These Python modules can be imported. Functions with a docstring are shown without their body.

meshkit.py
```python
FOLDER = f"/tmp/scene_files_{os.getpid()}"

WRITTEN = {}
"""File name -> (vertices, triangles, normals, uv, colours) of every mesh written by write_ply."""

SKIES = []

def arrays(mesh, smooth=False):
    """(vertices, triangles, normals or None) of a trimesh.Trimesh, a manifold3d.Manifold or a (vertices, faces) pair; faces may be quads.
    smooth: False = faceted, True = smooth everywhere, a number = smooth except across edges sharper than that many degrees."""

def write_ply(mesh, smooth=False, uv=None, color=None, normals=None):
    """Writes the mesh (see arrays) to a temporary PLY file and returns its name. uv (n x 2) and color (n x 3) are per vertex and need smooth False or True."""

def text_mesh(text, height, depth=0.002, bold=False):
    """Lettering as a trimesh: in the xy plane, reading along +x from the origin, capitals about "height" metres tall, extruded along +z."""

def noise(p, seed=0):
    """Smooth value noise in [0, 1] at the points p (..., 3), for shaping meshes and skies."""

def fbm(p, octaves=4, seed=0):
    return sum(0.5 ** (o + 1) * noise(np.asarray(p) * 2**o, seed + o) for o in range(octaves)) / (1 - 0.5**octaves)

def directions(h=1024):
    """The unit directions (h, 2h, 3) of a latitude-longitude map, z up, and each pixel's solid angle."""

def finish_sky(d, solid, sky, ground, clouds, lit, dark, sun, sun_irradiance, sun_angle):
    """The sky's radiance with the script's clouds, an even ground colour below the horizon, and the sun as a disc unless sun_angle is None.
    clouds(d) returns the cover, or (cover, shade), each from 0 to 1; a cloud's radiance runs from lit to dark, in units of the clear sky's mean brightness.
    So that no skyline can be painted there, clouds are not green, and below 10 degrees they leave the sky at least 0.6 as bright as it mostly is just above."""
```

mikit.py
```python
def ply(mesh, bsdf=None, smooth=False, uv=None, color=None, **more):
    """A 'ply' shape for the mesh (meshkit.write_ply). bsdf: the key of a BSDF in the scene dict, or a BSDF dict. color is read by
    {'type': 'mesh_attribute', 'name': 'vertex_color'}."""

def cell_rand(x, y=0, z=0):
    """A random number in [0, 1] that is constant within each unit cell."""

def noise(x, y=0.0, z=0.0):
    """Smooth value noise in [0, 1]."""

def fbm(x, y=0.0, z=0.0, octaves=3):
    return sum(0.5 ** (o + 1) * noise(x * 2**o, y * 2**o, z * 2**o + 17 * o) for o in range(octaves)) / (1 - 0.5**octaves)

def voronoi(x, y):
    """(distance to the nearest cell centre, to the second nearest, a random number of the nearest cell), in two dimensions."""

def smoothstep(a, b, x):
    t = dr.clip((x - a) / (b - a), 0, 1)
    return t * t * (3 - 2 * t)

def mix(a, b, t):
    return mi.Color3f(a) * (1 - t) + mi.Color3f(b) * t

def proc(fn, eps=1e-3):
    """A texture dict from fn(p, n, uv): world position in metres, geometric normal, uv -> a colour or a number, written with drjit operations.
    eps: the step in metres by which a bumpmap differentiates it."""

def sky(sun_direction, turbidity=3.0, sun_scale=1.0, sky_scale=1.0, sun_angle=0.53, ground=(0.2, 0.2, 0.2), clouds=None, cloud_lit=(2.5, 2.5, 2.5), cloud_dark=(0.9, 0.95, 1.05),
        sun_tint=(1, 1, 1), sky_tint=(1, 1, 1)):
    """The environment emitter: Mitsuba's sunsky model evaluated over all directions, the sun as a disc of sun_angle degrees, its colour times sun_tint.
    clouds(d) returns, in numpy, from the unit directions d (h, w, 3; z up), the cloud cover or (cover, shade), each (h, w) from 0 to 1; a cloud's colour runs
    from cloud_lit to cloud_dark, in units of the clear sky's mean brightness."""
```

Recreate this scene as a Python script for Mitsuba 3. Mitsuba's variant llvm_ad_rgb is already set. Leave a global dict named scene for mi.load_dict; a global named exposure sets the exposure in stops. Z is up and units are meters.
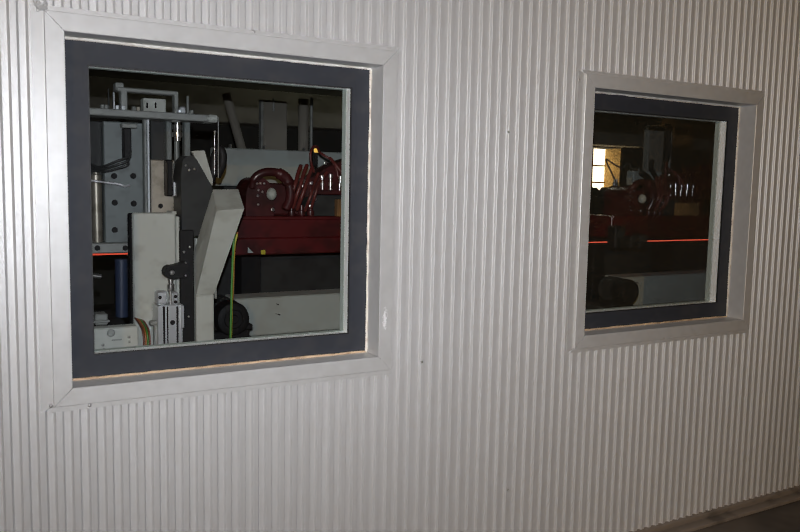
import math
import numpy as np
import trimesh
import mitsuba as mi
import drjit as dr
from shapely.geometry import Polygon
import mikit
from mikit import ply, proc, noise, fbm, smoothstep, mix

T = mi.ScalarTransform4f
scene, labels = {}, {}

# ---------------------------------------------------------------- camera
FLOOR = -1.03                         # the fit below was made with z = 0 at the foot of the window trim
F, YAW, PITCH, ROLL = 785.75, .5201, -.1018, .0202
CAM = np.array([-.268, -2.6957, .735 - FLOOR])
FW = np.array([math.sin(YAW) * math.cos(PITCH), math.cos(YAW) * math.cos(PITCH), math.sin(PITCH)])
_r = np.array([math.cos(YAW), -math.sin(YAW), 0])
_u = np.cross(_r, FW)
RI = math.cos(ROLL) * _r + math.sin(ROLL) * _u
UP = -math.sin(ROLL) * _r + math.cos(ROLL) * _u
scene['camera'] = {'type': 'perspective', 'fov': math.degrees(2 * math.atan(400 / F)), 'fov_axis': 'x', 'near_clip': .05, 'far_clip': 100,
                   'to_world': T().look_at(origin=CAM.tolist(), target=(CAM + FW).tolist(), up=UP.tolist())}
exposure = 0.0

# ---------------------------------------------------------------- light
FLASH = CAM + .13 * UP + .02 * FW     # the camera's own built-in flash
AIM = CAM + FW + (385 - 400) / F * RI - (160 - 266) / F * UP
scene['camera_flash'] = {'type': 'spot', 'to_world': T().look_at(origin=FLASH.tolist(), target=AIM.tolist(), up=UP.tolist()), 'cutoff_angle': 54, 'beam_width': 8,
                         'intensity': {'type': 'rgb', 'value': [25.9, 27.1, 29.4]}, 'sampling_weight': 4.0}
LAMP_OUT = [37.0, 22.5, 7.5]          # warm floodlight behind and left of the camera, turned to the right end of the wall
LAMP_IN = [2.2, 2.25, 1.8]            # unseen lamp added to lift the dark machine hall
DAY = [1.9, 1.65, 1.15]               # daylight in the far hall window


def at(px, py, Y):
    """The point at depth Y (metres behind the face of the window trim) that was measured at a photograph position."""
    d = FW + (px - 400) / F * RI - (py - 266) / F * UP
    return CAM + d * (Y - CAM[1]) / d[1]


def X(px, py, Y): return at(px, py, Y)[0]
def Z(px, py, Y): return at(px, py, Y)[2]


# ---------------------------------------------------------------- materials
def rgb(*c): return {'type': 'rgb', 'value': list(c)}


def mat(key, color, rough=.5, metal=0.0, spec=.5, coat=0.0, aniso=0.0):
    scene[key] = {'type': 'twosided', 'bsdf': {'type': 'principled', 'base_color': color if isinstance(color, dict) else rgb(*color), 'roughness': rough if isinstance(rough, (float, dict)) else float(rough),
                                               'metallic': metal, 'specular': spec, 'clearcoat': coat, 'anisotropic': aniso}}
    return key


def grime(base, dirt, scale=9.0, amount=.5, lo=.45, hi=.75):
    def fn(p, n, uv):
        return mix(base, dirt, amount * smoothstep(lo, hi, fbm(p.x * scale, p.y * scale, p.z * scale, 4)))
    return proc(fn)


def cladding_color(p, n, uv):
    s = noise(p.x * 190, p.z * .5, 3.0) * .5 + noise(p.x * 70, p.z * .3, 9.0) * .5
    big = fbm(p.x * 1.3, p.z * .6, 2.0, 3)
    sheet = mikit.cell_rand((p.x + .4) / 1.026, 5.0, 1.0)
    return mi.Color3f(.57, .57, .565) * (.90 + .10 * s + .10 * big + .06 * sheet)


mat('m_cladding', proc(cladding_color), .46, .29)


def trim_color(p, n, uv):
    s = fbm(p.x * 30, p.z * 30, p.y * 30, 3)
    scuff = dr.sqrt(dr.square((p.x - 1.212) / .012) + dr.square((p.z - 1.235) / .05)) + (fbm(p.x * 120, p.z * 120, 0.0, 3) - .5) * 1.2
    t = 1 - smoothstep(.35, 1.0, scuff)
    return mix(mi.Color3f(.56, .56, .55) * (.93 + .12 * s), (.95, .95, .96), t)


mat('m_trim', proc(trim_color), .44, .26)
mat('m_frame', grime((.030, .033, .041), (.045, .045, .048), 14, .6), .6, 0.0, .25)
mat('m_lining', (.86, .88, .85), .4, .1)
mat('m_spacer', (.36, .42, .38), .5)
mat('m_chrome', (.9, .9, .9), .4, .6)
mat('m_gasket', (.015, .015, .016), .6)
mat('m_sealant', grime((.72, .68, .60), (.45, .36, .27), 25, .7), .7)
mat('m_foam', grime((.55, .40, .26), (.30, .20, .12), 30, .8), .8)
mat('m_rivet', (.62, .62, .62), .3, .8)
mat('m_core', (.30, .30, .29), .8)
mat('m_floor', grime((.115, .095, .078), (.05, .042, .036), 2.2, .8, .4, .7), .85)
mat('m_kerb', grime((.24, .20, .165), (.10, .085, .07), 8, .7), .8)
mat('m_plaster', (.32, .29, .25), .9)
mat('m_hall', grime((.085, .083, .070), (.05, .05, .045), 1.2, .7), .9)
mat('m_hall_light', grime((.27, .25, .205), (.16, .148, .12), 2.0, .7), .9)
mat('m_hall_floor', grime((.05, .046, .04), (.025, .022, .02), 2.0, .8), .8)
mat('m_white', grime((.41, .43, .385), (.24, .235, .19), 11, .45, .5, .8), .5)
mat('m_white_far', grime((.37, .41, .375), (.30, .30, .26), 6, .4), .55)
mat('m_bluegrey', grime((.15, .172, .166), (.08, .088, .083), 12, .6), .45, .15)
mat('m_grey', grime((.26, .272, .25), (.14, .145, .13), 15, .6), .5, .15)
mat('m_hose', (.045, .047, .046), .4)
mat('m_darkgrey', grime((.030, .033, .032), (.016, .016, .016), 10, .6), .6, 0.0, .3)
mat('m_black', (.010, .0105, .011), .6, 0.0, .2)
mat('m_rubber', (.012, .012, .0125), .6, 0.0, .3)
mat('m_steel', (.62, .62, .60), .26, .95)
mat('m_alu', (.66, .69, .70), .35, .7)
mat('m_tansteel', grime((.36, .33, .27), (.18, .16, .12), 16, .7), .4, .6)
mat('m_red', grime((.085, .006, .007), (.03, .005, .005), 9, .8, .35, .7), .35, 0.0, .5, .3)
mat('m_darkred', grime((.058, .009, .010), (.024, .006, .006), 12, .8, .35, .7), .3, 0.0, .5, .6)
mat('m_redhose', grime((.12, .024, .020), (.06, .015, .012), 12, .6), .4)
mat('m_bluepipe', (.03, .045, .085), .45)
mat('m_rust', grime((.33, .17, .055), (.12, .07, .03), 6, .8, .35, .65), .85)
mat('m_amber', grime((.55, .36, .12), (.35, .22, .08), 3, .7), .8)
mat('m_green', (.06, .22, .035), .4)
mat('m_yellow', (.45, .40, .04), .4)
mat('m_orange', (.40, .13, .03), .45)
mat('m_brown', (.17, .055, .03), .5)




def haze_weight(p, n, uv):
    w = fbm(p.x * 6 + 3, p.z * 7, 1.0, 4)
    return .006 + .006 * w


# window glass, clean, and with a pale haze blended in to lift the darks
scene['m_glass'] = {'type': 'thindielectric', 'int_ior': 1.5}
scene['m_hazed_glass'] = {'type': 'blendbsdf', 'weight': proc(haze_weight), 'bsdf_0': {'type': 'thindielectric', 'int_ior': 1.5}, 'bsdf_1': {'type': 'twosided', 'bsdf': {'type': 'diffuse', 'reflectance': rgb(.36, .46, .40)}}}


# ---------------------------------------------------------------- mesh helpers
def box(x0, x1, y0, y1, z0, z1, bev=.004):
    x0, x1 = min(x0, x1), max(x0, x1); y0, y1 = min(y0, y1), max(y0, y1); z0, z1 = min(z0, z1), max(z0, z1)
    b = min(bev, .3 * min(x1 - x0, y1 - y0, z1 - z0))
    if b <= 0:
        return trimesh.creation.box(bounds=[[x0, y0, z0], [x1, y1, z1]])
    pts = []
    for x, sx in ((x0, 1), (x1, -1)):
        for y, sy in ((y0, 1), (y1, -1)):
            for z, sz in ((z0, 1), (z1, -1)):
                pts += [(x, y + sy * b, z + sz * b), (x + sx * b, y, z + sz * b), (x + sx * b, y + sy * b, z)]
    return trimesh.Trimesh(pts).convex_hull


def pbox(x0, y0, x1, y1, Y, d, bev=.004, dx=0.0):
    """A box whose front face lies at depth Y between two measured corners."""
    ym, xm = (y0 + y1) / 2, (x0 + x1) / 2
    return box(X(x0, ym, Y) + dx, X(x1, ym, Y) + dx, Y, Y + d, Z(xm, y0, Y), Z(xm, y1, Y), bev)


def tobox(x0, y0, x1, Y, d, zb=0.0, bev=.004):
    return box(X(x0, y0 + 60, Y), X(x1, y0 + 60, Y), Y, Y + d, Z((x0 + x1) / 2, y0, Y), zb, bev)


def smooth_path(pts, n=8):
    p = np.asarray(pts, float)
    if len(p) < 3:
        return p
    q = np.vstack([2 * p[0] - p[1], p, 2 * p[-1] - p[-2]])
    out = []
    for i in range(1, len(q) - 2):
        for t in np.arange(n) / n:
            a, b, c, d = q[i - 1:i + 3]
            out.append(.5 * (2 * b + (c - a) * t + (2 * a - 5 * b + 4 * c - d) * t * t + (3 * b - a - 3 * c + d) * t ** 3))
    return np.vstack([out, p[-1:]])


def tube(pts, r, sides=10, n=8, smooth=True):
    p = smooth_path(pts, n) if smooth else np.asarray(pts, float)
    rr = np.broadcast_to(r, (len(p),)).astype(float)
    t = np.gradient(p, axis=0)
    t /= np.linalg.norm(t, axis=1, keepdims=True) + 1e-12
    a = np.cross(t[0], [0, 0, 1.0] if abs(t[0][2]) < .9 else [1.0, 0, 0])
    fr = []
    for k in range(len(p)):
        a = a - t[k] * (a @ t[k]); a /= np.linalg.norm(a)
        fr.append((a, np.cross(t[k], a)))
    ang = np.arange(sides) * 2 * np.pi / sides
    v = np.array([p[k] + rr[k] * (np.cos(s) * fr[k][0] + np.sin(s) * fr[k][1]) for k in range(len(p)) for s in ang])
    f = []
    for k in range(len(p) - 1):
        for s in range(sides):
            s2 = (s + 1) % sides
            A, B, C, D = k * sides + s, k * sides + s2, (k + 1) * sides + s2, (k + 1) * sides + s
            f += [(A, B, C), (A, C, D)]
    v = np.vstack([v, p[:1], p[-1:]])
    e0, e1, L = len(v) - 2, len(v) - 1, (len(p) - 1) * sides
    for s in range(sides):
        s2 = (s + 1) % sides
        f += [(e0, s2, s), (e1, L + s, L + s2)]
    return trimesh.Trimesh(v, f, process=False)


def cyl(a, b, r, sides=20):
    return tube([a, b], r, sides, smooth=False)


def lathe(profile, origin, axis=(0, 0, 1), sides=28):
    """profile: (radius, height) pairs, turned about axis through origin."""
    m = trimesh.creation.revolve(np.array(profile, float), sections=sides)
    m.apply_transform(trimesh.geometry.align_vectors([0, 0, 1], axis))
    m.apply_translation(origin)
    return m


def hexbolt(c, r, axis=(0, -1, 0), h=None):
    m = trimesh.creation.cylinder(r, h or r * .8, sections=6)
    m2 = trimesh.creation.cylinder(r * 1.35, r * .25, sections=18); m2.apply_translation([0, 0, -(h or r * .8) / 2])
    m = cat([m, m2])
    m.apply_transform(trimesh.geometry.align_vectors([0, 0, 1], axis))
    m.apply_translation(c)
    return m


def dome(c, r, axis=(0, -1, 0), h=.5):
    return lathe([(0, r * h), (r * .5, r * h * .87), (r * .85, r * h * .5), (r, 0), (0, 0)], c, axis, 14)


def extrude_y(pxs, Y, d, dx=0.0):
    """An outline measured in the plane at depth Y, made d metres thick."""
    P = [at(px, py, Y) for px, py in pxs]
    poly = Polygon([(p[0] + dx, p[2]) for p in P]).buffer(0)
    m = trimesh.creation.extrude_polygon(poly, d, engine='earcut')
    v = m.vertices.copy()
    m.vertices = np.c_[v[:, 0], Y + d - v[:, 2], v[:, 1]]
    if m.volume < 0:
        m.invert()
    return m


def hull(pts):
    return trimesh.Trimesh(np.asarray(pts, float)).convex_hull


cat = trimesh.util.concatenate
def shift(m, dx):
    m = m.copy(); m.apply_translation([dx, 0, 0]); return m


def numbered(key):
    if key not in scene:
        return key
    k = 1
    while f'{key}_{k:03d}' in scene:
        k += 1
    return f'{key}_{k:03d}'


def add(key, mesh, m, smooth=False, label=None, **more):
    key = numbered(key)
    scene[key] = ply(mesh, m, smooth, **more)
    if label:
        labels[key] = {'label': label}
    return key


def info(key, label, category=None, group=None, kind=None):
    labels[key] = {'label': label}
    if category: labels[key]['category'] = category
    if group: labels[key]['group'] = group
    if kind: labels[key]['kind'] = kind


# ================================================================ the wall with its two windows
W, H, B, D = 1.2446, 1.25, .058, 2.2133     # outer trim width and height, face width, spacing of the two windows
Z0 = -FLOOR                                  # foot of the trim face
WX0, WX1, WTOP, WBOT = -1.43 - 3 * 1.026, 6.265, 3.4, .05
RY = -8.5                                    # rear wall of the passage
CREST, VALLEY, PITCH_X, PHASE = .0125, .0245, .0513, .0
openings = [(k * D + .030, k * D + W - .030, Z0 + .030, Z0 + H - .030) for k in (0, 1)]


def sheet_mesh(xa, xb):
    """Trapezoidal ribbed sheet 0.8 mm thick from xa to xb with the window openings left out."""
    flat, sl = .01715, .0085
    r_ = .42                               # share of each slope that is rounded at either end
    rise = lambda u: u * u / (2 * r_ * (1 - r_)) if u < r_ else (u - r_ / 2) / (1 - r_) if u < 1 - r_ else 1 - (1 - u) ** 2 / (2 * r_ * (1 - r_))
    bend = [(u * sl, VALLEY + (CREST - VALLEY) * rise(u)) for u in (0, .1, .2, .3, .42, .58, .7, .8, .9, 1)]
    pts = []
    x = PHASE + (math.floor((xa - PHASE) / PITCH_X) - 1) * PITCH_X
    while x < xb + PITCH_X:
        pts += [(x + a, b) for a, b in bend] + [(x + 2 * sl + flat - a, b) for a, b in bend[::-1]]
        x += PITCH_X
    cuts = sorted([xa, xb] + [c for o in openings for c in o[:2] if xa < c < xb])
    px = [p[0] for p in pts]; py = [p[1] for p in pts]
    for c in cuts:
        pts.append((c, float(np.interp(c, px, py))))
    pts = sorted(set((round(a, 6), round(b, 6)) for a, b in pts if xa - 1e-6 <= a <= xb + 1e-6))
    V, Fc = [], []
    for (x0, y0), (x1, y1) in zip(pts[:-1], pts[1:]):
        if x1 - x0 < 1e-6:
            continue
        xm = (x0 + x1) / 2
        spans = [(WBOT, WTOP)]
        for o in openings:
            if o[0] < xm < o[1]:
                spans = [(WBOT, o[2]), (o[3], WTOP)]
        for za, zb in spans:
            k = len(V)
            V += [(x0, y0, za), (x1, y1, za), (x1, y1, zb), (x0, y0, zb)]
            Fc += [(k, k + 1, k + 2), (k, k + 2, k + 3)]
    return trimesh.Trimesh(V, Fc, process=True)


xa = WX0
while xa < WX1 - .01:
    add('wall_front__cladding_sheet', sheet_mesh(xa, min(xa + 20 * PITCH_X, WX1)), 'm_cladding', True)
    xa += 20 * PITCH_X


def core():
    xs = [WX0, openings[0][0], openings[0][1], openings[1][0], openings[1][1], WX1]
    out = []
    for i in range(5):
        if i in (1, 3):
            o = openings[i // 2]
            out += [box(xs[i], xs[i + 1], .026, .17, 0, o[2], 0), box(xs[i], xs[i + 1], .026, .17, o[3], WTOP, 0)]
        else:
            out.append(box(xs[i], xs[i + 1], .026, .17, 0, WTOP, 0))
    return cat(out)


add('wall_front', core(), 'm_core')
info('wall_front', 'silver ribbed metal cladding wall with two square windows', kind='structure')
for i, (px, py) in enumerate([(507.7, 490), (422, 362), (508.5, 132), (575, 300)]):
    p = at(px, py, CREST)
    xs = PHASE + (math.floor((p[0] - PHASE) / PITCH_X) + .5) * PITCH_X - .0103 + .0053
    add('wall_front__screw', dome([p[0], CREST + .0005, p[2]], .006), 'm_grey', 40)


def strip(side, x0, fl):
    """One mitred folded strip of the trim: return into the opening, face, outer return and flange on the ribs."""
    th, c = .0016, .002
    prof = [(0, .106), (0, c), (c, 0), (B - c, 0), (B, c), (B, .0112), (B + fl, .0112), (B + fl, .0122), (B - th, .0122), (B - th, c + th * .4), (B - c, th), (c, th), (th, c + .001), (th, .106)]
    poly = Polygon(prof)
    tv, tf = trimesh.creation.triangulate_polygon(Polygon(prof), engine='earcut')
    xin, xout = x0 + B, x0 + W - B
    zin, zout = Z0 + B, Z0 + H - B
    def place(t, y, end):
        e = min(t, B + .016) - .0009          # an open mitre joint at each corner
        if side == 'left': return (xin - t, y, (zin - e) if end == 0 else (zout + e))
        if side == 'right': return (xout + t, y, (zin - e) if end == 0 else (zout + e))
        if side == 'bottom': return ((xin - e) if end == 0 else (xout + e), y, zin - t)
        return ((xin - e) if end == 0 else (xout + e), y, zout + t)
    n = len(prof)
    V = [place(t, y, 0) for t, y in prof] + [place(t, y, 1) for t, y in prof]
    Fc = []
    for i in range(n):
        j = (i + 1) % n
        Fc += [(i, j, n + j), (i, n + j, n + i)]
    k = len(V)
    V += [place(t, y, 0) for t, y in tv] + [place(t, y, 1) for t, y in tv]
    for a, b, c_ in tf:
        Fc += [(k + a, k + c_, k + b), (k + len(tv) + a, k + len(tv) + b, k + len(tv) + c_)]
    m = trimesh.Trimesh(V, Fc, process=False)
    m.fix_normals()
    return m


def ring(x0, t0, t1, y0, y1):
    a = [(x0 + t0, Z0 + t0), (x0 + W - t0, Z0 + t0), (x0 + W - t0, Z0 + H - t0), (x0 + t0, Z0 + H - t0)]
    b = [(x0 + t1, Z0 + t1), (x0 + W - t1, Z0 + t1), (x0 + W - t1, Z0 + H - t1), (x0 + t1, Z0 + H - t1)]
    m = trimesh.creation.extrude_polygon(Polygon(a, [b]), y1 - y0, engine='earcut')
    v = m.vertices.copy()
    m.vertices = np.c_[v[:, 0], y1 - v[:, 2], v[:, 1]]
    m.fix_normals()
    return m


rng = np.random.default_rng(4)
GX = B + .0806                                # from the outer trim edge to the glass edge
for k, name, desc in ((0, 'window_1', 'large square window on the left in aluminium trim with dark grey frame'), (1, 'window_2', 'smaller looking square window on the right in aluminium trim with dark grey frame')):
    x0 = k * D
    for side, fl in (('left', .037), ('right', .006), ('top', .016), ('bottom', .019)):
        add(f'{name}__trim_strip', strip(side, x0, fl), 'm_trim')
    add(f'{name}__frame', ring(x0, B - .006, GX, .1045, .172), 'm_frame')
    add(f'{name}__gasket', ring(x0, GX - .001, GX + .004, .108, .114), 'm_gasket', label='thin black rubber gasket')
    add(f'{name}__lining', ring(x0, GX, GX + .003, .1142, .152), 'm_lining', label='white lining of the glass recess')
    add(f'{name}__spacer', ring(x0, GX - .0005, GX + .004, .1522, .185), 'm_spacer', label='greenish grey spacer strip inside the glass')
    g = box(x0 + GX - .001, x0 + W - GX + .001, .1135, .1140, Z0 + GX - .001, Z0 + H - GX + .001, 0)
    s = trimesh.Trimesh([(x0 + GX, .1138, Z0 + GX), (x0 + W - GX, .1138, Z0 + GX), (x0 + W - GX, .1138, Z0 + H - GX), (x0 + GX, .1138, Z0 + H - GX)], [(0, 1, 2), (0, 2, 3)], process=False)
    add(f'{name}__pane', s, 'm_hazed_glass' if k else 'm_glass', label='dark glass pane with a pale haze put into its colour' if k else 'clear glass pane')
    xi, xo, zi, zo = x0 + B + .003, x0 + W - B - .003, Z0 + B + .003, Z0 + H - B - .003
    for (pa, pb), m in ((((xi, zi), (xo, zi)), 'm_foam'), (((xi, zo), (xo, zo)), 'm_sealant'), (((xi, zi), (xi, zo)), 'm_sealant'), (((xo, zi), (xo, zo)), 'm_sealant')):
        n = 46
        t = np.linspace(0, 1, n)
        P = np.c_[pa[0] + (pb[0] - pa[0]) * t, np.full(n, .1025), pa[1] + (pb[1] - pa[1]) * t]
        P += rng.normal(0, .0006, P.shape)
        r = (.0062 if m == 'm_sealant' and pa[1] == zo and pb[1] == zo else .0046) + .0012 * np.convolve(rng.normal(0, 1, n + 6), np.ones(7) / 4, 'valid')
        add(f'{name}__sealant_bead', tube(P, np.clip(r, .003, .009), 8, smooth=False), m, True, label='tan sealant bead along the sill' if m == 'm_foam' else None)
    info(name, desc, kind='structure')
    for px, py in ([(51, 406), (89.7, 405.5), (253.5, 31.5)] if k == 0 else [(579.5, 80)]):
        p = at(px, py, .0112)
        add(f'{name}__rivet', dome([p[0], .0112, p[2]], .0065), 'm_rivet', 40, label='silver rivet head')
# crumpled end of the flange at the top left corner of the first window
p = at(41, 5, .01)
m = trimesh.creation.icosphere(3, .02)
m.vertices *= [1, .45, 1.1]
import meshkit
m.vertices += m.vertex_normals * (meshkit.fbm(m.vertices * 90 + 5, 3)[:, None] - .5) * .024
m.apply_translation([p[0], .012, p[2]])
add('window_1__crumpled_tab', m, 'm_trim', 30, label='crumpled end of the trim flange')

# base of the wall and the passage
add('baseboard_front', cat([box(WX0, WX1, -.006, .03, .033, .052, .003), box(WX0, WX1, .008, .03, .0, .0329, 0), box(WX0, WX1, -.05, .0079, 0, .018, .003)]), 'm_kerb')
info('baseboard_front', 'low brown base angle along the foot of the ribbed wall', kind='structure')
add('floor', box(WX0 - .1, WX1 + .1, RY, .17, -.15, 0, 0), 'm_floor')
info('floor', 'dark brown concrete floor in front of the wall', kind='structure')
add('wall_rear', box(WX0 - .1, WX1 + .1, RY - .1, RY, 0, WTOP, 0), 'm_plaster')
info('wall_rear', 'plain plaster wall facing the windows', kind='structure')
add('wall_left', box(WX0 - .1, WX0, RY, .17, 0, WTOP, 0), 'm_plaster')
info('wall_left', 'plain plaster wall at the left end', kind='structure')
add('wall_right', box(WX1, WX1 + .1, RY, .17, 0, WTOP, 0), 'm_plaster')
info('wall_right', 'plain plaster wall at the right end', kind='structure')
add('ceiling', box(WX0 - .1, WX1 + .1, RY - .1, .17, WTOP, WTOP + .1, 0), 'm_plaster')
info('ceiling', 'plain ceiling above the passage', kind='structure')
GL = np.array([-2.4, -6.8, 2.75])
gd = np.array([4.9, 0, 1.1]) - GL
gd /= np.linalg.norm(gd)
scene['floodlight_beam'] = {'type': 'spot', 'to_world': T().look_at(origin=(GL + .03 * gd).tolist(), target=(GL + gd).tolist(), up=[0, 0, 1]), 'cutoff_angle': 46, 'beam_width': 12,
                            'intensity': rgb(*LAMP_OUT), 'sampling_weight': 2.0}
m = lathe([(0, -.12), (.05, -.12), (.07, -.08), (.13, .0), (.135, .0), (.075, -.085), (.055, -.125), (0, -.125)], GL, gd, 24)
add('floodlight__reflector', m, 'm_grey', 30)
add('floodlight__bracket', cyl([GL[0] - gd[0] * .124, GL[1] - gd[1] * .124, GL[2] - gd[2] * .124], [GL[0] - gd[0] * .124, GL[1] - gd[1] * .124, WTOP - .001], .015), 'm_black', 30)
info('floodlight', 'warm floodlight hanging from the passage ceiling', 'lamp')

# ================================================================ the machine hall behind the wall
HX0, HX1, HY, HTOP = -3.0, 19.0, 9.0, 5.4
wx0, wx1, wz0, wz1 = 9.7, 11.52, 1.55, 2.60      # the recessed far window
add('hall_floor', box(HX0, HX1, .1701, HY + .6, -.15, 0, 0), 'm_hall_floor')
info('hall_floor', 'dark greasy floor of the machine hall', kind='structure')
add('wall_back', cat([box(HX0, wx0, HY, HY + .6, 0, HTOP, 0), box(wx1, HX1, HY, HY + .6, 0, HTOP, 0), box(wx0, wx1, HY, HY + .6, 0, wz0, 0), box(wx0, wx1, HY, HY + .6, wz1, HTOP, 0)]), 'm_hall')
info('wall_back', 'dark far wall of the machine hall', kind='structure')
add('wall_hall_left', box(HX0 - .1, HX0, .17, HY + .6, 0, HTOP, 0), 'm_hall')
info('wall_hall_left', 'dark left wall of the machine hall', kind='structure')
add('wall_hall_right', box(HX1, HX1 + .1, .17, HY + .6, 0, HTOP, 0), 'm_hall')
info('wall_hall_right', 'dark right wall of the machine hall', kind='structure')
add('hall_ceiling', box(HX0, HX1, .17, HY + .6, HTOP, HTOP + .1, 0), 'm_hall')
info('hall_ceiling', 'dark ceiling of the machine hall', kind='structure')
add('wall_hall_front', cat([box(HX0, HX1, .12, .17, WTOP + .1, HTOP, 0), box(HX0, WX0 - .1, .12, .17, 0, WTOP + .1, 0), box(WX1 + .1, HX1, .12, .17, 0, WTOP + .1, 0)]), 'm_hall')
info('wall_hall_front', 'inner side of the front wall around the cabin', kind='structure')
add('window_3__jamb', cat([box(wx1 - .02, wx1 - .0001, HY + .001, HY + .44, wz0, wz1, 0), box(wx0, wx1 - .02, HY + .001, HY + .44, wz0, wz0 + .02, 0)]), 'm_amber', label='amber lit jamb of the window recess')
nx, nz = 5, 3
scene['window_3__pane'] = ply(box(wx0, wx1 - .02, HY + .43, HY + .44, wz0 + .02, wz1, 0), 'm_lining', emitter={'type': 'area', 'radiance': rgb(*DAY)})
bars = [box(wx0 + (wx1 - .02 - wx0) * i / nx - .02, wx0 + (wx1 - .02 - wx0) * i / nx + .02, HY + .41, HY + .45, wz0 + .02, wz1, .003) for i in range(nx + 1)]
for b in bars[:-1]:
    add('window_3__mullion', b, 'm_amber')
for j in range(nz):
    z = wz0 + .02 + (wz1 - wz0 - .02) * j / nz
    add('window_3__glazing_bar', box(wx0, wx1 - .02, HY + .415, HY + .445, z - .012, z + .012, .002), 'm_amber')
info('window_3', 'bright daylit window far across the machine hall', kind='structure')
add('trim_1', box(HX0, HX1, HY - .5, HY - .0001, 2.62, 3.12, .01), 'm_hall_light')
info('trim_1', 'brownish runway beam along the far wall', kind='structure')
for i, x in enumerate((5.0,)):
    root = 'added_hall_lamp' if i == 0 else f'added_hall_lamp_{i:03d}'
    add(root + '__reflector', lathe([(.04, .36), (.06, .2), (.22, .02), (.23, 0), (.21, 0), (.05, .18), (0, .19)], [x, 6.0, HTOP - .36]), 'm_grey', 30)
    scene[root + '__bulb'] = ply(trimesh.creation.icosphere(2, .12).apply_translation([x, 6.0, HTOP - .33]), 'm_lining', emitter={'type': 'area', 'radiance': rgb(*[c * 30 for c in LAMP_IN])})
    info(root, 'unseen high bay lamp added to brighten the machine hall, ', 'lamp')

# ---------------------------------------------------------------- the rolling stand on the left
S = 'rolling_stand__'
info('rolling_stand', 'grey bolted machine stand with crossbar and plates behind the left window', 'machine')
A = 1.38
add(S + 'housing_post', box(X(40, 250, 1.5), X(84, 250, 1.5), 1.44, 1.85, 0, 2.55, .01), 'm_darkgrey')
add(S + 'back_plate', pbox(78, 122, 150, 246, 1.50, .05), 'm_darkgrey')
add(S + 'body_plate', pbox(104, 122, 143.5, 243, 1.42, .08, .005), 'm_bluegrey')
add(S + 'lower_block', pbox(78, 243, 129, 253.3, A, .17, .005), 'm_grey')
add(S + 'guide_rail', pbox(144.5, 119, 147, 213, 1.40, .05, .003), 'm_grey')
add(S + 'guide_rod', pbox(147.2, 119, 150, 213, 1.39, .04, .003), 'm_alu', label='bright vertical guide bar')
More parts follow.
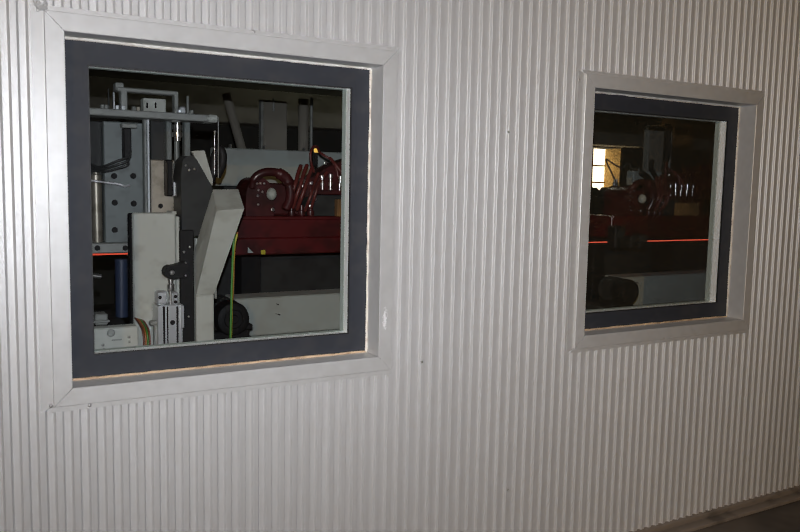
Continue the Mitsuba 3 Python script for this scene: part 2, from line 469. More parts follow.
for px, py in [(114.3, 176), (133.5, 176), (115, 202.7), (134, 203.6), (115, 230)]:
    p = at(px, py, 1.41); add(S + 'bolt', hexbolt([p[0], 1.412, p[2]], .011), 'm_black')
for px, py in [(97.4, 248), (125.3, 248)]:
    p = at(px, py, A); add(S + 'bolt', hexbolt([p[0], A - .006, p[2]], .010), 'm_black')
a, b = at(98, 171, 1.44), at(98, 243, 1.44)
add(S + 'roller', lathe([(0, 0), (.024, 0), (.026, .004), (.026, a[2] - b[2] - .02), (.014, a[2] - b[2] - .016), (.014, a[2] - b[2]), (0, a[2] - b[2])], [b[0], 1.462, b[2]]), 'm_tansteel', 30, label='tan steel vertical roller')
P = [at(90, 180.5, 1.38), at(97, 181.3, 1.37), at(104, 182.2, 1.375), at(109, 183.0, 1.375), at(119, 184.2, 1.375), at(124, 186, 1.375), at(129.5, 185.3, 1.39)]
add(S + 'glint_pipe', tube(P, .0055, 10), 'm_chrome', True, label='shiny thin pipe added as a streak of reflected light across the plate')  # tube added to draw a bright streak of reflected light
add(S + 'hose_block', pbox(124, 128, 131.5, 158, 1.36, .06, .004), 'm_rubber')
add(S + 'hose_block__connector', pbox(122, 123.5, 137, 128, 1.35, .06, .004), 'm_grey')
for dy, dd in ((0, 0), (4.2, .012), (8.4, .024)):
    P = [at(131 - dy * .5, 151 + dy, 1.37), at(128, 157 + dy * .9, 1.34 - dd), at(117, 161 + dy * .9, 1.33), at(106, 165.5 + dy * .7, 1.36), at(97, 167 + dy * .5, 1.42), at(88, 162 + dy, 1.47)]
    add(S + 'hose', tube(P, .0058, 10), 'm_hose', True, label='dark grey rubber hose')
add(S + 'crossbar', box(X(60, 112, 1.3), X(209, 116, 1.3), 1.30, 1.46, Z(150, 118.3, 1.3), Z(150, 111.2, 1.3), .004), 'm_grey')
add(S + 'end_block', box(X(207, 117, 1.29), X(218, 117, 1.29), 1.27, 1.42, Z(150, 118.8, 1.29), Z(150, 111.0, 1.29), .012), 'm_white', label='pale end block of the crossbar')
zt = Z(150, 111.2, 1.3)
def up(x0, x1, py, Y, d, m, part, bev=.003, label=None):
    add(S + part, box(X(x0, 105, Y), X(x1, 105, Y), Y, Y + d, zt, Z((x0 + x1) / 2, py, Y), bev), m, label=label)
up(121, 127.5, 88, 1.34, .06, 'm_grey', 'bracket_leg')
up(174.5, 178.5, 92, 1.34, .05, 'm_grey', 'bracket_leg')
add(S + 'bracket_bar', box(X(117, 90, 1.34), X(178.5, 90, 1.34), 1.34, 1.40, Z(150, 93.5, 1.34), Z(150, 89.2, 1.34), .005), 'm_grey')
add(S + 'bracket_block', pbox(115.5, 82.5, 124, 90.5, 1.35, .07), 'm_grey')
up(143.5, 166, 98.5, 1.36, .07, 'm_white', 'terminal_box', label='pale terminal box on the crossbar')
for px in (146.5, 155):
    p = pbox(px, 102.5, px + 1.6, 108, 1.355, .01, .002); add(S + 'terminal_box__slot', p, 'm_black')
up(108.2, 109.5, 88.5, 1.35, .01, 'm_darkgrey', 'stud')
up(113.2, 115, 92, 1.35, .012, 'm_alu', 'stud')
up(187, 189, 96, 1.35, .02, 'm_grey', 'stud')
for px, c in ((117, 'm_alu'), (102.5, 'm_grey'), (106, 'm_grey'), (123, 'm_alu'), (191.5, 'm_grey'), (138, 'm_tansteel'), (134, 'm_grey')):
    p = at(px, 108, 1.34); add(S + 'nut', hexbolt([p[0], 1.34, zt + .010], .011, (0, 0, 1), .02), c)
up(180, 186, 106.5, 1.33, .05, 'm_alu', 'sensor_cap', .006)
up(177, 180, 109, 1.33, .03, 'm_alu', 'sensor_cap', .004)
add(S + 'wear_plate', pbox(150.5, 160, 183, 213, 1.46, .04), 'm_tansteel', label='tan steel wear plate')
p = at(160.5, 206, 1.46); add(S + 'wear_plate__bolt', hexbolt([p[0], 1.455, p[2]], .009), 'm_black')
add(S + 'shadow_plate', pbox(150.5, 119, 172, 162, 1.52, .04), 'm_darkgrey')  # dark plate put in as shadow between the side channels
add(S + 'side_channel', pbox(166.5, 119, 172, 160, 1.44, .05), 'm_bluegrey')
add(S + 'side_channel', pbox(184.5, 119, 190.5, 162, 1.44, .05), 'm_bluegrey')
add(S + 'flange', pbox(171.5, 117.5, 181, 122, 1.36, .06), 'm_grey')
def vert(px, y0, y1, rs, m, part, Y=1.40, label=None):
    t, b = at(px, y0, Y), at(px, y1, Y)
    h = t[2] - b[2]
    prof = [(0, 0)] + [(r, u * h) for u, r in rs] + [(0, h)]
    add(S + part, lathe(prof, [b[0], Y, b[2]]), m, 30, label=label)
vert(177.5, 122, 141, [(0, .016), (.2, .016), (.22, .026), (.45, .026), (.47, .018), (.6, .018), (.62, .024), (.85, .024), (.87, .014), (1, .014)], 'm_steel', 'union', label='bright steel pipe union')
vert(177, 141, 182, [(0, .018), (.45, .018), (.46, .013), (1, .013)], 'm_bluegrey', 'spindle')
add(S + 'clamp', pbox(167.5, 160, 173, 196, 1.36, .08), 'm_black')
for px in (173.5, 176.6, 179.8):
    add(S + 'slotted_block', pbox(px, 182, px + 2.7, 196, 1.36, .06, .002), 'm_alu', label='bright aluminium finned block')
g = extrude_y([(181, 175), (183, 160), (187, 156), (192, 155.5), (197, 160), (205, 174), (212.5, 188), (212.5, 215), (204, 236), (182, 236)], 1.24, .16)
add(S + 'guard', g, 'm_darkgrey', label='dark sheet metal guard')
for px, py in [(186, 165.5), (189.3, 170), (194.5, 169)]:
    p = at(px, py, 1.24); add(S + 'guard__bolt', dome([p[0], 1.24, p[2]], .007), 'm_steel', 40)
add(S + 'gusset', extrude_y([(191.5, 151), (204.5, 150.5), (213, 180), (212.5, 186), (209, 181)], 1.30, .02), 'm_white', label='pale triangular gusset plate')
add(S + 'antenna_rod', tube([at(215, 131, 1.3), at(214.6, 152, 1.3), at(214.7, 175, 1.3)], .0026, 8), 'm_steel', True)
p = at(215, 131.5, 1.3); add(S + 'antenna_rod__knob', trimesh.creation.icosphere(2, .007).apply_translation(p), 'm_steel', True)
add(S + 'drop_rod', cyl(at(218.3, 117, 1.33), at(218.3, 178, 1.33), .0028, 8), 'm_grey', 30)
add(S + 'hose_loop', tube([at(217, 176, 1.35), at(222, 165, 1.36), at(222.5, 154, 1.36), at(219, 149, 1.36), at(214.5, 158, 1.36), at(213, 172, 1.36), at(210, 182, 1.36)], .022, 12), 'm_rubber', True, label='thick black hose loop')

# ---------------------------------------------------------------- column, plate, cylinder, arm in front of the stand
add('white_post', box(X(133.5, 280, 1.0), X(176.3, 280, 1.0), 1.0, 1.028, 0, Z(155, 212.8, 1.0), .006), 'm_white')
add('white_post__shade_strip', box(X(133.5, 280, 1.0) - .008, X(176.3, 280, 1.0) - .004, 1.0285, 1.085, 0, Z(155, 212.8, 1.0) - .004, .006), 'm_black', label='black strip for the shaded side of the post')  # black body paints the shade along the left side of the post
add('white_post__side_strip', box(X(176.4, 280, 1.03), X(180, 280, 1.03), 1.03, 1.09, 0, Z(178, 216.5, 1.03), .004), 'm_white')
add('white_post__cap', box(X(172, 214, 1.0), X(176.3, 214, 1.0), .995, 1.10, Z(155, 214.5, 1.0), Z(155, 212.5, 1.0) + .006, .002), 'm_white')
info('white_post', 'tall pale grey box post standing left of the pneumatic cylinder', 'post')
add('mounting_plate', box(X(180.3, 290, .935), X(194.2, 290, .935), .935, .955, 0, Z(188, 230, .935), .004), 'm_black')
for px, py in [(188.7, 316.6), (190, 247), (184, 252)]:
    p = at(px, py, .935); add('mounting_plate__bolt', dome([p[0], .935, p[2]], .006), 'm_steel', 40)
info('mounting_plate', 'black steel plate between the pale post and the bent white arm', 'plate')

C = 'pneumatic_cylinder__'
Yc = .86
xl, xr, zt2 = X(158.3, 325, Yc), X(183.6, 325, Yc), Z(171, 305.5, Yc)
w_ = xr - xl
gr = lambda u0, u1: [(xl + u0 * w_, 0), (xl + u0 * w_, .008), (xl + (u0 - .015) * w_, .008), (xl + (u0 - .015) * w_, .015), (xl + (u1 + .015) * w_, .015), (xl + (u1 + .015) * w_, .008), (xl + u1 * w_, .008), (xl + u1 * w_, 0)]
prof = [(xl, 0)] + gr(.20, .26) + gr(.32, .37) + gr(.72, .78) + [(xr - .012, 0), (xr - .012, .02), (xr, .02), (xr, w_), (xl, w_)]
m = trimesh.creation.extrude_polygon(Polygon(prof).buffer(0), .62, engine='earcut')
v = m.vertices.copy(); m.vertices = np.c_[v[:, 0], Yc + v[:, 1], zt2 - .62 + v[:, 2]]
m.fix_normals()
add(C + 'barrel', m, 'm_alu')
for px0, px1 in ((163.2, 165.2), (167.2, 168.4), (176.6, 178.6)):
    add(C + 'barrel__slot', pbox(px0, 306.5, px1, 352, Yc - .002, .004, .0008), 'm_black')  # black strips laid over the grooves to paint their shade
p = at(172.5, 322.5, Yc)
add(C + 'barrel__port', lathe([(0, .002), (.007, .002), (.011, .003), (.011, 0), (0, 0)], [p[0], Yc, p[2]], (0, -1, 0)), 'm_black', 30, label='black port hole')
add(C + 'barrel__rail', pbox(181, 305.5, 184.2, 328, Yc - .012, .03, .002), 'm_alu')
add(C + 'head_lug', pbox(156.5, 291, 167.3, 305.2, Yc + .01, .05, .008), 'm_alu')
add(C + 'head_lug', pbox(172.8, 292, 178.5, 305.2, Yc + .01, .05, .006), 'm_alu')
for px, py in ((160, 297.5), (175.5, 296.5), (175.5, 302)):
    p = at(px, py, Yc + .01); add(C + 'screw', dome([p[0], Yc + .01, p[2]], .008), 'm_black', 40)
t, b = at(170.5, 277, Yc + .03), at(170.5, 307, Yc + .03)
add(C + 'piston_rod', cyl(b, t, .0085), 'm_steel', 30, label='polished piston rod')
t, b = at(170.8, 277, Yc + .03), at(170.8, 291, Yc + .03)
add(C + 'rod_nut', lathe([(0, 0), (.014, 0), (.016, .01), (.016, .03), (.011, .034), (.011, .05), (.015, .054), (.012, t[2] - b[2]), (0, t[2] - b[2])], b), 'm_steel', 30)
ang = np.linspace(np.radians(75), np.radians(285), 16)
out = [(172 + 7 * math.cos(a), 272.5 - 6.6 * math.sin(a)) for a in ang]
add(C + 'clevis', extrude_y([(187.5, 262), ] + out + [(181, 277.8), (187.5, 277.5)], Yc - .005, .07), 'm_black', label='black clevis bracket')
add(C + 'clevis__arm', box(X(183, 270, Yc + .03), X(187.5, 270, Yc + .03), Yc + .03, .934, Z(186, 277, Yc + .03), Z(186, 263, Yc + .03), .003), 'm_black')
p = at(172, 272.5, Yc - .005); add(C + 'clevis__pin', lathe([(0, .012), (.009, .011), (.012, .006), (.012, 0), (0, 0)], [p[0], Yc - .005, p[2]], (0, -1, 0)), 'm_steel', 30, label='shiny steel pin')
for py in (262.8, 275.5):
    p = at(185.8, py, Yc - .005); add(C + 'clevis__bolt', dome([p[0], Yc - .005, p[2]], .005), 'm_steel', 40)
add(C + 'valve', cat([pbox(154, 325, 158, 350, Yc + .03, .02, .004), pbox(150, 320.8, 158, 325.5, Yc + .025, .03, .005)]), 'm_grey', label='small grey flow valve')
add(C + 'foot', box(xl - .02, xr + .02, Yc - .01, .99, 0, zt2 - .621, .01), 'm_darkgrey')
info('pneumatic_cylinder', 'silver pneumatic cylinder with black clevis in front of the pale post', 'cylinder')

R_ = 'bent_arm__'
Ya = .95
xa0, xa1 = X(196.3, 320, Ya), X(214.3, 320, Ya)
zk = Z(205, 294.5, Ya)
add(R_ + 'post', box(xa0, xa1, Ya, Ya + .19, 0, zk, .005), 'm_white')
Yt = .80
tf = [at(216.5, 210.6, Yt), at(244.2, 208.6, Yt)]
tb = [at(213, 189.5, Yt + .17), at(238.2, 189.2, Yt + .17)]
lo = [np.array([xa0, Ya, zk]), np.array([xa1, Ya, zk]), np.array([xa1, Ya + .19, zk + .02]), np.array([xa0, Ya + .19, zk + .06])]
add(R_ + 'beam', hull([*tf, *tb, *lo]), 'm_white', label='slanted upper length with an angled end cap')
add(R_ + 'back_strip', box(X(194.8, 300, Ya + .14), X(197, 300, Ya + .14), Ya + .12, Ya + .15, 0, Z(196, 238, Ya + .14), .002), 'm_white')
add(R_ + 'lug', pbox(215, 288, 217, 299, Ya + .02, .03, .004), 'm_grey')
info('bent_arm', 'bent white box section arm leaning right behind the left window', 'machine arm')
for key, mm, off, y0, y1, lab, catg in (('earth_cable', 'm_green', 0, 243, 352, 'green earth cable hanging down right of the bent white arm', 'cable'),
                                        ('earth_cable', 'm_yellow', .7, 250, 352, 'yellow cable hanging beside the green one, right of the white arm', 'cable'),
                                        ('orange_cable', 'm_orange', 2.0, 248, 300, 'short orange cable behind the green one by the white arm', 'cable')):
    Yk = 1.06 + off * .03
    P = [at(237 + off * .3, y0 - 16, Yk), at(233.6 + off * .6, y0, Yk), at(231.6 + off * .8, 290, Yk), at(230.2 + off * .6 + (1 if off > 1 else 0), y1, Yk)]
    if off < 1.5:
        e = P[-1]; P += [np.array([e[0] - .005, e[1] + .02, .5]), np.array([e[0] + .01, e[1] + .03, .004])]
    k = add(key, tube(P, .0055 if off < 1 else .004, 8), mm, True)
    info(k, lab, catg)

# ---------------------------------------------------------------- lower left: junction box, cables, dark base
J = 'junction_box__'
add(J + 'body', pbox(93.5, 327.5, 139, 353.5, .62, .07, .006), 'm_white')
zj = Z(116, 353.5, .62)
for px, py, r in ((103, 345, .006), (129, 337, .006), (129.5, 342, .005), (104, 349, .005)):
    p = at(px, py, .62); add(J + 'screw', dome([p[0], .62, p[2]], r), 'm_grey', 40)
p = at(111, 333, .62); add(J + 'grommet', lathe([(0, .004), (.012, .004), (.016, 0), (0, 0)], [p[0], .62, p[2]], (0, -1, 0)), 'm_grey', 30)
add(J + 'slot', pbox(112, 339.2, 122, 340.6, .617, .006, .001), 'm_grey')
info('junction_box', 'pale metal junction box at the lower left corner of the left window', 'box')
add('plinth', box(X(80, 345, .62), X(141, 345, .62), .60, .95, 0, zj - .001, .008), 'm_darkgrey')
info('plinth', 'dark plinth under the pale junction box', 'plinth')
for i, (mm, word) in enumerate((('m_brown', 'brown'), ('m_orange', 'orange'), ('m_green', 'green'), ('m_brown', 'dark brown'))):
    o = i * 2.0
    P = [at(135 + o, 318 + o * .3, .96), at(138.5 + o, 322, .9), at(142.5 + o, 330, .82 - .012 * i), at(144 + o, 341, .8 - .014 * i), at(144 + o, 352, .8 - .014 * i)]
    e = P[-1]; P += [np.array([e[0], e[1], .6]), np.array([e[0] + .01, e[1] + .02, .005])]
    k = add(f'{word.split()[-1]}_cable' if i != 1 else 'cable', tube(P, .0036, 8), mm, True)
    info(k, [f'brown cable bending down nearest the pale junction box', 'orange cable second from the pale junction box', 'green cable third from the pale junction box', 'dark brown cable nearest the pale post'][i], 'cable')
add('machine_base', box(X(86, 326, 1.5), X(131, 326, 1.3), 1.15, 1.85, 0, Z(110, 327, 1.3), .01), 'm_darkgrey')
add('machine_base__lug', pbox(95, 314, 108, 325.5, 1.2, .08, .006), 'm_grey', label='grey lug')
add('machine_base__rail', pbox(93, 320.5, 110, 323, 1.19, .02, .003), 'm_grey')
info('machine_base', 'dark machine base under the grey stand behind the junction box', 'machine base')
add('blue_pipe', cyl([X(121.5, 290, 1.6), 1.6, Z(121, 327, 1.3) + .0005], [X(121.5, 290, 1.6), 1.6, Z(121, 259, 1.6)], .032), 'm_bluepipe', 30)
info('blue_pipe', 'dark blue upright pipe below the glowing bar', 'pipe')
add('roller_shaft__shaft', cyl(at(82, 274.5, 1.3), at(101, 276.5, 1.3), .012), 'm_steel', 30)
add('roller_shaft__bracket', box(X(84, 276, 1.3) - .02, X(84, 276, 1.3) + .03, 1.28, 1.33, Z(110, 327, 1.3) + .0005, Z(84, 270, 1.3), .004), 'm_darkgrey')
info('roller_shaft', 'short shiny shaft at the left edge below the glowing bar', 'shaft')

# ---------------------------------------------------------------- the glowing bar
Yw = 2.34
P0 = at(90, 254.6, Yw)
bar = cyl([-2.6, Yw, P0[2]], [15.0, Yw, P0[2]], .005, 10)
scene['hot_bar'] = ply(bar, 'm_rust', 30, emitter={'type': 'area', 'radiance': rgb(.68, .075, .04)})
info('hot_bar', 'long thin glowing red hot steel bar running through the mill', 'steel bar')

# ---------------------------------------------------------------- one mill unit: red machine, girder, motor, header, cabinet (built twice)
NEAR = ('seen through the left window', 'seen through the right window')


def fitting(p, s=1.0, tilt=0.0):
    prof = [(0, 0), (.008, 0), (.008, .03), (.013, .032), (.013, .055), (.009, .058), (.009, .085), (.016, .088), (.016, .112), (.010, .116), (0, .116)]
    m = lathe([(r * s, h * s) for r, h in prof], (0, 0, 0), (math.sin(tilt), 0, math.cos(tilt)), 12)
    return m.apply_translation(p)


def unit(dx, where, n):
    suf = '' if n == 0 else '_001'
    M = f'mill_machine{suf}__'
    Yr = 1.95
    sh = lambda P: [np.asarray(q) + [dx, 0, 0] for q in P]
    ax = lambda *a: at(*a) + [dx, 0, 0]
    xs, xe = X(226, 230, Yr) + dx, X(236, 230, Yr) + dx + 2.35
    zt_, zb_, zm_ = Z(300, 216.5, Yr), Z(300, 253.5 if n == 0 else 245, Yr), Z(300, 237, Yr)
    add(M + 'beam', cat([box(xs, xe, Yr + .02, Yr + .36, zb_ if n else zb_ + .03, zt_, .006), box(xs, xe, 2.40, 2.58, zb_, zt_ - .02, .006), box(xs, xe, Yr, Yr + .02, zt_ - .02, zt_, .004), box(xs, xe, Yr - .012, Yr + .02, zb_, zm_, .008)]), 'm_red', label='deep red main beam')
    for u in (.25, 1.1, 1.95):
        add(M + 'leg', box(xs + u, xs + u + .14, 2.42, 2.56, 0, zb_ - .001, .006), 'm_black')
    add(M + 'shade_panel', box(xs, xe, 2.585, 2.60, .5, zb_ + .02, .002), 'm_darkgrey', label='dark panel added for the shade under the red beam')  # dark panel stands in for the shade gap below the beam
    # rounded hood with a lobe
    c = ax(261.5, 205, Yr)
    r0 = .085
    a = np.linspace(0, np.pi, 20)
    poly = [(c[0] + 1.02 * r0 * math.cos(t) * (1.0 if math.cos(t) < 0 else 1.1), c[2] + 2.0 * r0 * math.sin(t) ** .7) for t in a]
    poly = [(c[0] + 1.12 * r0, zt_)] + poly + [(c[0] - 1.02 * r0, zt_)]
    m = trimesh.creation.extrude_polygon(Polygon(poly).buffer(0), .22, engine='earcut')
    v = m.vertices.copy(); m.vertices = np.c_[v[:, 0], Yr + .26 - v[:, 2], v[:, 1]]; m.fix_normals()
    add(M + 'hood', m, 'm_darkred', 50, label='dark red rounded hood')
    P = [ax(252, 188, Yr + .0), ax(255, 178, Yr - .02), ax(264, 172.5, Yr - .03), ax(276, 172.5, Yr - .03), ax(285.5, 178, Yr - .03), ax(290, 188, Yr - .03), ax(290, 199, Yr - .02), ax(286, 209, Yr)]
    add(M + 'hood__elbow', tube(P, [.02] * 6 + [.026] * 20 + [.036] * (8 * 7 + 1 - 46) + [.030] * 20, 14), 'm_darkred', True, label='thick arched elbow pipe')
    q = ax(271.5, 194, Yr - .03); cap = trimesh.creation.icosphere(3, 1.0); cap.vertices *= [.030, .035, .038]
    add(M + 'hood__cap', cap.apply_translation(q), 'm_white_far', True, label='pale round cap')
    for px, py in ((257.5, 183.5), (261, 183.2), (264.8, 183.5), (259, 190), (258.3, 196), (258.8, 204.5), (263, 192)):
        q = ax(px, py, Yr + .03); add(M + 'hood__bolt', dome([q[0], Yr + .038, q[2]], .0085), 'm_steel', 40)
    for px, py in ((273, 209.5), (285, 205.5), (311, 206)):
        q = ax(px, py, Yr - .01); add(M + 'nut', hexbolt(q, .009), 'm_steel')
    # manifold with sloping top
    mf = extrude_y([(300, 181), (313, 177), (323, 170), (336, 163), (352, 158), (400, 150), (400, 190), (345, 191.5), (318, 194), (303, 198)], Yr + .06, .16, dx)
    add(M + 'manifold', mf, 'm_darkred', label='dark red manifold block with sloping top')
    add(M + 'manifold__ledge', box(X(314, 193, Yr) + dx, X(400, 193, Yr) + dx, Yr - .03, Yr + .2, Z(330, 194.5, Yr), Z(330, 190, Yr), .004), 'm_darkred')
    add(M + 'valve_box', box(X(312, 200, Yr) + dx, X(346, 200, Yr) + dx, Yr + .05, Yr + .2, zt_ + .0005, Z(330, 195, Yr), .004), 'm_darkgrey')
    add(M + 'rust_box', box(X(337, 205, Yr) + dx, X(372, 205, Yr) + dx, Yr - .01, Yr + .04, zt_ + .0005, Z(345, 199.5, Yr), .004), 'm_rust')
    add(M + 'rear_body', box(X(248, 200, Yr + .2) + dx, X(400, 200, Yr + .2) + dx, Yr + .222, Yr + .34, zt_ + .0005, Z(320, 184, Yr + .2), .01), 'm_darkred')
    for px0, px1, py in ((291, 297, 198), (300, 308, 203), (310, 316, 206)):
        add(M + 'coupling', lathe([(0, 0), (.02, 0), (.024, .01), (.024, .035), (.016, .04), (.016, .07), (0, .07)], [X((px0 + px1) / 2, py, Yr) + dx, Yr + .04, zt_ + .0005]), 'm_darkred', 30)
    zl = Z(330, 190, Yr)
    for px, s, t in ((322.5, .82, -.06), (330.2, .90, .02), (339.5, .80, .06), (350, .85, 0), (359, .8, .1)):
        q = ax(px, 188, Yr - .012); add(M + 'fitting', fitting([q[0], q[1], zl], s, t), 'm_steel', 40, label='bright steel hose fitting')
    for px, py in ((315.3, 183.2), (307.5, 181.5), (329, 163), (307, 186), (317, 199), (334, 190)):
        q = ax(px, py, Yr + .0); add(M + 'nut', hexbolt([q[0], Yr + (.05 if py < 192 else .03), q[2]], .0095), 'm_steel')
    for i, (x0, y0, x1, y1, x2, y2) in enumerate(((301, 165.5, 296, 182, 289, 203), (307, 165, 301, 183, 292.5, 208), (312.5, 167, 305.5, 186, 297, 210), (318.5, 173, 312, 192, 305, 211), (327, 172, 318, 186, 311, 208))):
        P = [ax(x0, y0, Yr + .03), ax((x0 + x1) / 2 - .5, (y0 + y1) / 2, Yr), ax(x1, y1, Yr - .04), ax((x1 + x2) / 2, (y1 + y2) / 2, Yr - .04), ax(x2, y2, Yr + .0)]
        add(M + 'hose', tube(P, .0125 if i < 3 else .010, 12), 'm_redhose', True, label='brownish red hose')
    P = [ax(314, 172, Yr), ax(311.2, 163, Yr - .02), ax(310.6, 153, Yr - .02), ax(313.5, 146.5, Yr), ax(317.5, 147.5, Yr + .02), ax(319.5, 152, Yr + .05), ax(325, 156, Yr + .06), ax(331, 160, Yr + .04), ax(336, 168, Yr), ax(338.5, 178, Yr - .01)]
    add(M + 'hose', tube(P, .008, 10), 'm_redhose', True, label='thin looped red hose')
    P = [ax(330, 158, Yr + .04), ax(335, 164, Yr + .0), ax(341, 172, Yr - .02), ax(346, 180, Yr), ax(352, 186, Yr)]
    add(M + 'hose', tube(P, .011, 10), 'm_redhose', True)
    q = ax(262.5, 251, Yr); add(M + 'beam__tag', box(q[0] - .016, q[0] + .012, Yr - .02, Yr - .013, zb_ + .002, zb_ + .03, .002), 'm_yellow', label='small yellow tag')
    q = ax(250, 250, Yr); add(M + 'beam__tab', extrude_y([(248, 247.2), (253.5, 253), (248, 253)], Yr - .018, .006, dx), 'm_white_far', label='small pale tab')
    info(f'mill_machine{suf}', f'dark red mill machine with hood, hoses and fittings {where}', 'machine')
    # indicator lamp
    L = f'indicator_lamp{suf}'
    if n == 0:
        q = ax(315.7, 150.5, Yr + .10)
        scene[L + '__lens'] = ply(box(q[0] - .015, q[0] + .015, Yr + .085, Yr + .10, q[2] - .013, q[2] + .013, .004), 'm_yellow', emitter={'type': 'area', 'radiance': rgb(.75, .42, .09)})
        add(L + '__housing', box(q[0] - .017, q[0] + .017, Yr + .1005, Yr + .14, q[2] - .10, q[2] + .016, .003), 'm_black')
        info(L, 'small glowing yellow indicator lamp above the red machine', 'lamp')
    # white girder
    G = f'girder{suf}__'
    Yg = 2.0
    gx0 = X(235, 300, Yg) + dx + .12 * n
    zg1, zg0 = 1.045 - FLOOR - 1.03 + .0, .80
    add(G + 'box_section', box(gx0, gx0 + 2.55, Yg, Yg + .22, zg0, zg1, .008), 'm_white_far')
    for u in (.2, 1.2, 2.2):
        add(G + 'leg', box(gx0 + u, gx0 + u + .16, Yg + .03, Yg + .21, 0, zg0 - .0005, .006), 'm_darkgrey')
    for px, py, w in ((276.5, 304.5, 2.2), (277, 314.5, 3)):
        q = ax(px, py, Yg)
        add(G + 'stop', hull([q + [-.005 * w, -.012, .008], q + [.006 * w, -.012, -.006], q + [.006 * w, -.012, .002], q + [-.005 * w, .001, .008], q + [.006 * w, .001, -.006], q + [.006 * w, .001, .002]]), 'm_black')
    info(f'girder{suf}', f'low white box girder under the red machine {where}', 'girder')
    # motor
    K = f'electric_motor{suf}__'
    Ym = 1.55
    c = ax(233, 319, Ym) - [.12 * n, 0, 0]
    bl = .26 - .12 * n
    r = .095
    add(K + 'fan_cover', lathe([(0, .025), (.022, .025), (.028, .012), (.05, .012), (.055, .02), (.075, .02), (.09, .012), (r, -.01), (r, -.10), (.088, -.10), (0, -.10)], c, (0, -1, 0), 36), 'm_black', 40)
    add(K + 'body', lathe([(0, 0), (.085, 0), (.085, bl), (0, bl)], [c[0], Ym + .10, c[2]], (0, 1, 0), 36), 'm_darkgrey', 40)
    for t in np.linspace(.2, np.pi - .2, 9):
        for s in (1, -1):
            d0 = np.array([math.cos(t), 0, s * math.sin(t)])
            f_ = box(-.004, .004, Ym + .12, Ym + .08 + bl, .08, .10, 0)
            f_.apply_transform(trimesh.transformations.rotation_matrix(math.atan2(d0[0], d0[2]), [0, 1, 0])); f_.apply_translation([c[0], 0, c[2]])
            add(K + 'fin', f_, 'm_darkgrey')
    add(K + 'foot', box(c[0] - .11, c[0] + .12, Ym + .06, Ym + .08 + bl, c[2] - .125, c[2] - .08, .008), 'm_black')
    add(K + 'terminal_box', box(c[0] + .085, c[0] + .135, Ym + .05, Ym + .18, c[2] - .079, c[2] - .045, .008), 'm_black')
    info(f'electric_motor{suf}', f'black round electric motor beside the white girder {where}', 'motor')
    add(f'motor_stand{suf}', box(c[0] - .14, c[0] + .15, Ym + .02, Ym + .38, 0, c[2] - .1255, .01), 'm_darkgrey')
    info(f'motor_stand{suf}', f'dark stand under the black motor {where}', 'stand')


unit(0.0, NEAR[0], 0)
unit(3.19, NEAR[1], 1)

# white headers, cabinets and pipes farther back; each is placed where its own window shows it
def header(x0, x1, y0, y1, Y, key, lab):
    m = box(X(x0, y0, Y), X(x1, y0, Y), Y, Y + .10, Z((x0 + x1) / 2, y1, Y), Z((x0 + x1) / 2, y0, Y), .008)
    add(key + '__box_section', m, 'm_white_far')
    for px in (x0 + (x1 - x0) * .12, x1 - (x1 - x0) * .12):
        xx = X(px, y1, Y)
        add(key + '__leg', box(xx - .05, xx + .05, Y + .02, Y + .09, 0, Z((x0 + x1) / 2, y1, Y) - .0005, .005), 'm_darkgrey')
    for u in (.12, .35, .62):
        xx = X(x0 + (x1 - x0) * u, y0, Y); zz = Z((x0 + x1) / 2, y0, Y)
        add(key + '__bolt', hexbolt([xx, Y + .04, zz + .012], .012, (0, 0, 1), .03), 'm_steel')
    info(key, lab, 'beam')


header(214, 362, 150.3, 187, 2.9, 'white_beam', 'broad white beam behind the red machine in the left window')
header(634, 700, 172, 186, 2.9, 'white_beam_001', 'broad white beam behind the dark hoses in the right window')

for key, x0, x1, y0, yb, Y, lab in (('tall_cabinet', 263, 287.5, 100.5, 300, 3.6, 'tall grey cabinet standing behind the white beam in the left window'),
                                    ('tall_cabinet_001', 650, 665.5, 126, 300, 3.6, 'tall grey cabinet with hoses in the right window')):
    xa_, xb_ = X(x0, 125, Y), X(x1, 125, Y)
    z1_ = Z((x0 + x1) / 2, y0, Y)
    add(key + '__body', box(xa_, xb_, Y, Y + .09, 0, z1_, .01), 'm_hall_light')
    add(key + '__edge_strip', box(xa_ - .02, xa_ - .0005, Y - .01, Y + .05, 0, z1_, .003), 'm_grey')
    add(key + '__stud', cyl([xa_ * .6 + xb_ * .4, Y - .015, z1_ - .09], [xa_ * .6 + xb_ * .4, Y - .015, z1_ + .02], .008), 'm_grey', 30)
    info(key, lab, 'cabinet')
for key, px0, py0, px1, r, Y, m, lab in (('upright_pipe', 303.5, 99, 304, .045, 3.7, 'm_hall_light', 'thick upright pipe right of the tall cabinet in the left window'),
                                         ('upright_pipe', 311.5, 98, 311.7, .014, 3.7, 'm_grey', 'thin upright pipe right of the thick pipe in the left window'),
                                         ('upright_pipe', 667.5, 124, 666.5, .03, 3.5, 'm_black', 'black upright pipe beside the tall cabinet in the right window'),
                                         ('upright_pipe', 671, 126, 670, .02, 3.5, 'm_grey', 'grey upright pipe right of the black one in the right window')):
    t = at(px0, py0, Y)
    k = add(key, cyl([t[0], Y, 0], [t[0], Y, t[2]], r), m, 30)
    info(k, lab, 'pipe')
a, b = at(226, 93, 4.3), at(242, 150, 4.3)
d = b - a
add('slanted_pipe', cyl(a, a + d * (a[2] / (a[2] - b[2])), .04), 'm_hall_light', 30)
info('slanted_pipe', 'slanted pale pipe at the upper left behind the white beam', 'pipe')

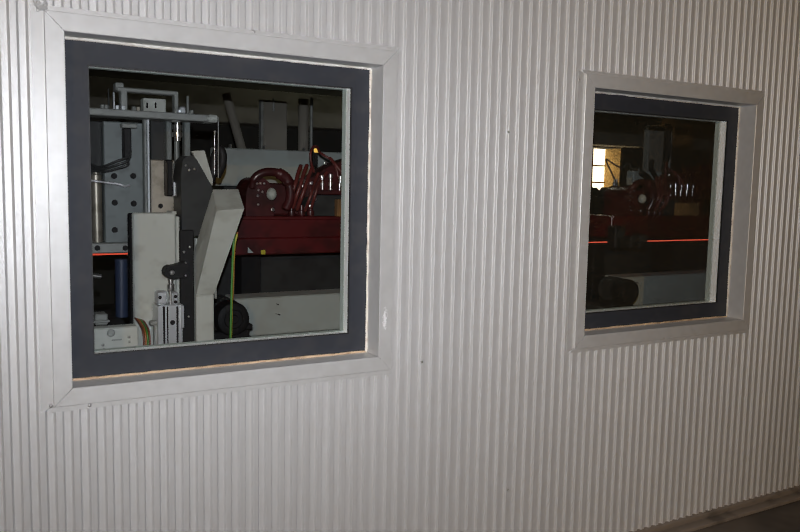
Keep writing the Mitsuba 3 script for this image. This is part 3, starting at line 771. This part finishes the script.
# right window: hoses over the white beam, dark guides on the glowing bar, pump, orange brown box
for pts, r, lab in (([(652, 160), (651, 168), (655, 176), (660, 184), (662, 196)], .022, 'dark hose curving down left of the tall cabinet in the right window'),
                    ([(669, 130), (668.5, 155), (664, 165), (664, 174), (672, 181), (684, 176)], .018, 'dark hose looping right of the tall cabinet in the right window'),
                    ([(641, 173), (648, 178), (654, 188), (657, 203)], .03, 'thick dark hose sloping in front of the white beam in the right window')):
    k = add('dark_hose', tube([at(x, y, 2.897 - r) for i, (x, y) in enumerate(pts)], r, 10), 'm_rubber', True)
    info(k, lab, 'hose')
for i, (x0, y0, x1, y1, lab) in enumerate(((615.5, 226, 626, 249, 'large black roller guide on the glowing bar in the right window'), (631, 236, 635.5, 249, 'narrow black guide on the glowing bar, middle of three'), (640, 234, 648, 250, 'black roller guide on the glowing bar, right of the narrow one'))):
    key = 'roller_guide' if i == 0 else f'roller_guide_{i:03d}'
    Yq = 1.82
    add(key + '__body', pbox(x0, y0, x1, y1, Yq, .10, .012), 'm_black')
    q = at((x0 + x1) / 2, (y0 + y1) / 2, Yq)
    add(key + '__roller', lathe([(0, .01), (.03, .01), (.035, 0), (0, 0)], [q[0], Yq, q[2] + .03], (0, -1, 0)), 'm_darkgrey', 30)
    add(key + '__bracket', box(q[0] - .012, q[0] + .012, Yq + .1005, 1.9385, q[2] - .005, Z(300, 239, 1.95), .003), 'm_black')
    info(key, lab, 'roller guide')
rust = pbox(672.5, 124, 695, 146, 5.2, .5, .04)
rust.vertices += rust.vertex_normals * 0
add('orange_box__box', rust, 'm_rust')  # mottled orange brown box, hung from the ceiling by a pipe
q = at(684, 124, 5.2)
add('orange_box__pipe', cyl([q[0], 5.45, q[2] + .0005], [q[0], 5.45, HTOP], .12), 'm_rust', 30)
info('orange_box', 'dim orange brown box hanging at the top of the right window', 'duct')
# dark pump with lumpy top standing in front of the far window
for i, (x0, x1, yt, Y, lab) in enumerate(((584, 605.5, 188, 5.6, 'dark pump set standing below the daylit window'), (613, 626, 191, 5.6, 'dark pump set right of the one below the daylit window'))):
    key = 'pump_set' if i == 0 else 'pump_set_001'
    xa_, xb_ = X(x0, 200, Y), X(x1, 200, Y)
    zt_ = Z((x0 + x1) / 2, yt, Y)
    add(key + '__tank', box(xa_, xb_, Y, Y + .7, 0, zt_ - .12, .05), 'm_darkgrey')
    for j in range(4):
        u = xa_ + (xb_ - xa_) * (.14 + .24 * j)
        h = .10 + .07 * ((j * 7 + i * 3) % 4) / 3
        add(key + '__pump', lathe([(0, 0), (.10, 0), (.11, .03), (.09, h * .7), (.05, h), (0, h)], [u, Y + .2, zt_ - .1195]), 'm_darkgrey', 40)
    info(key, lab, 'pump')
for px, i in ((613.3, 0), (616, 1)):
    q = at(px, 179, 5.95)
    zb_ = Z(619.5, 191, 5.6) - .1195
    h = q[2] - zb_
    k = add('bright_pin', lathe([(0, 0), (.03, 0), (.03, .01), (.018, .012), (.018, h - .10), (.025, h - .095), (.025, h - .06), (.012, h - .05), (.012, h), (0, h)], [q[0] + .02, q[1], zb_]), 'm_alu', 30)
    info(k, ['left one of two small bright pins under the amber window jamb', 'right one of two small bright pins under the amber window jamb'][i], 'pin')
P = [np.array([X(624, 190, 5.7), 5.7, Z(619.5, 191, 5.6) - .11]), at(614, 178, 6.0), at(606, 160, 6.4), at(612, 163, 6.35), at(618, 166.5, 6.3), at(623, 168, 6.3), at(626, 164.5, 6.3), at(630, 164, 6.3), at(631, 168.5, 6.3), at(637, 169.5, 6.3)]
add('grey_wire', tube(P, .012, 8), 'm_grey', True)
info('grey_wire', 'thin grey looped wire right of the far daylit window', 'wire')
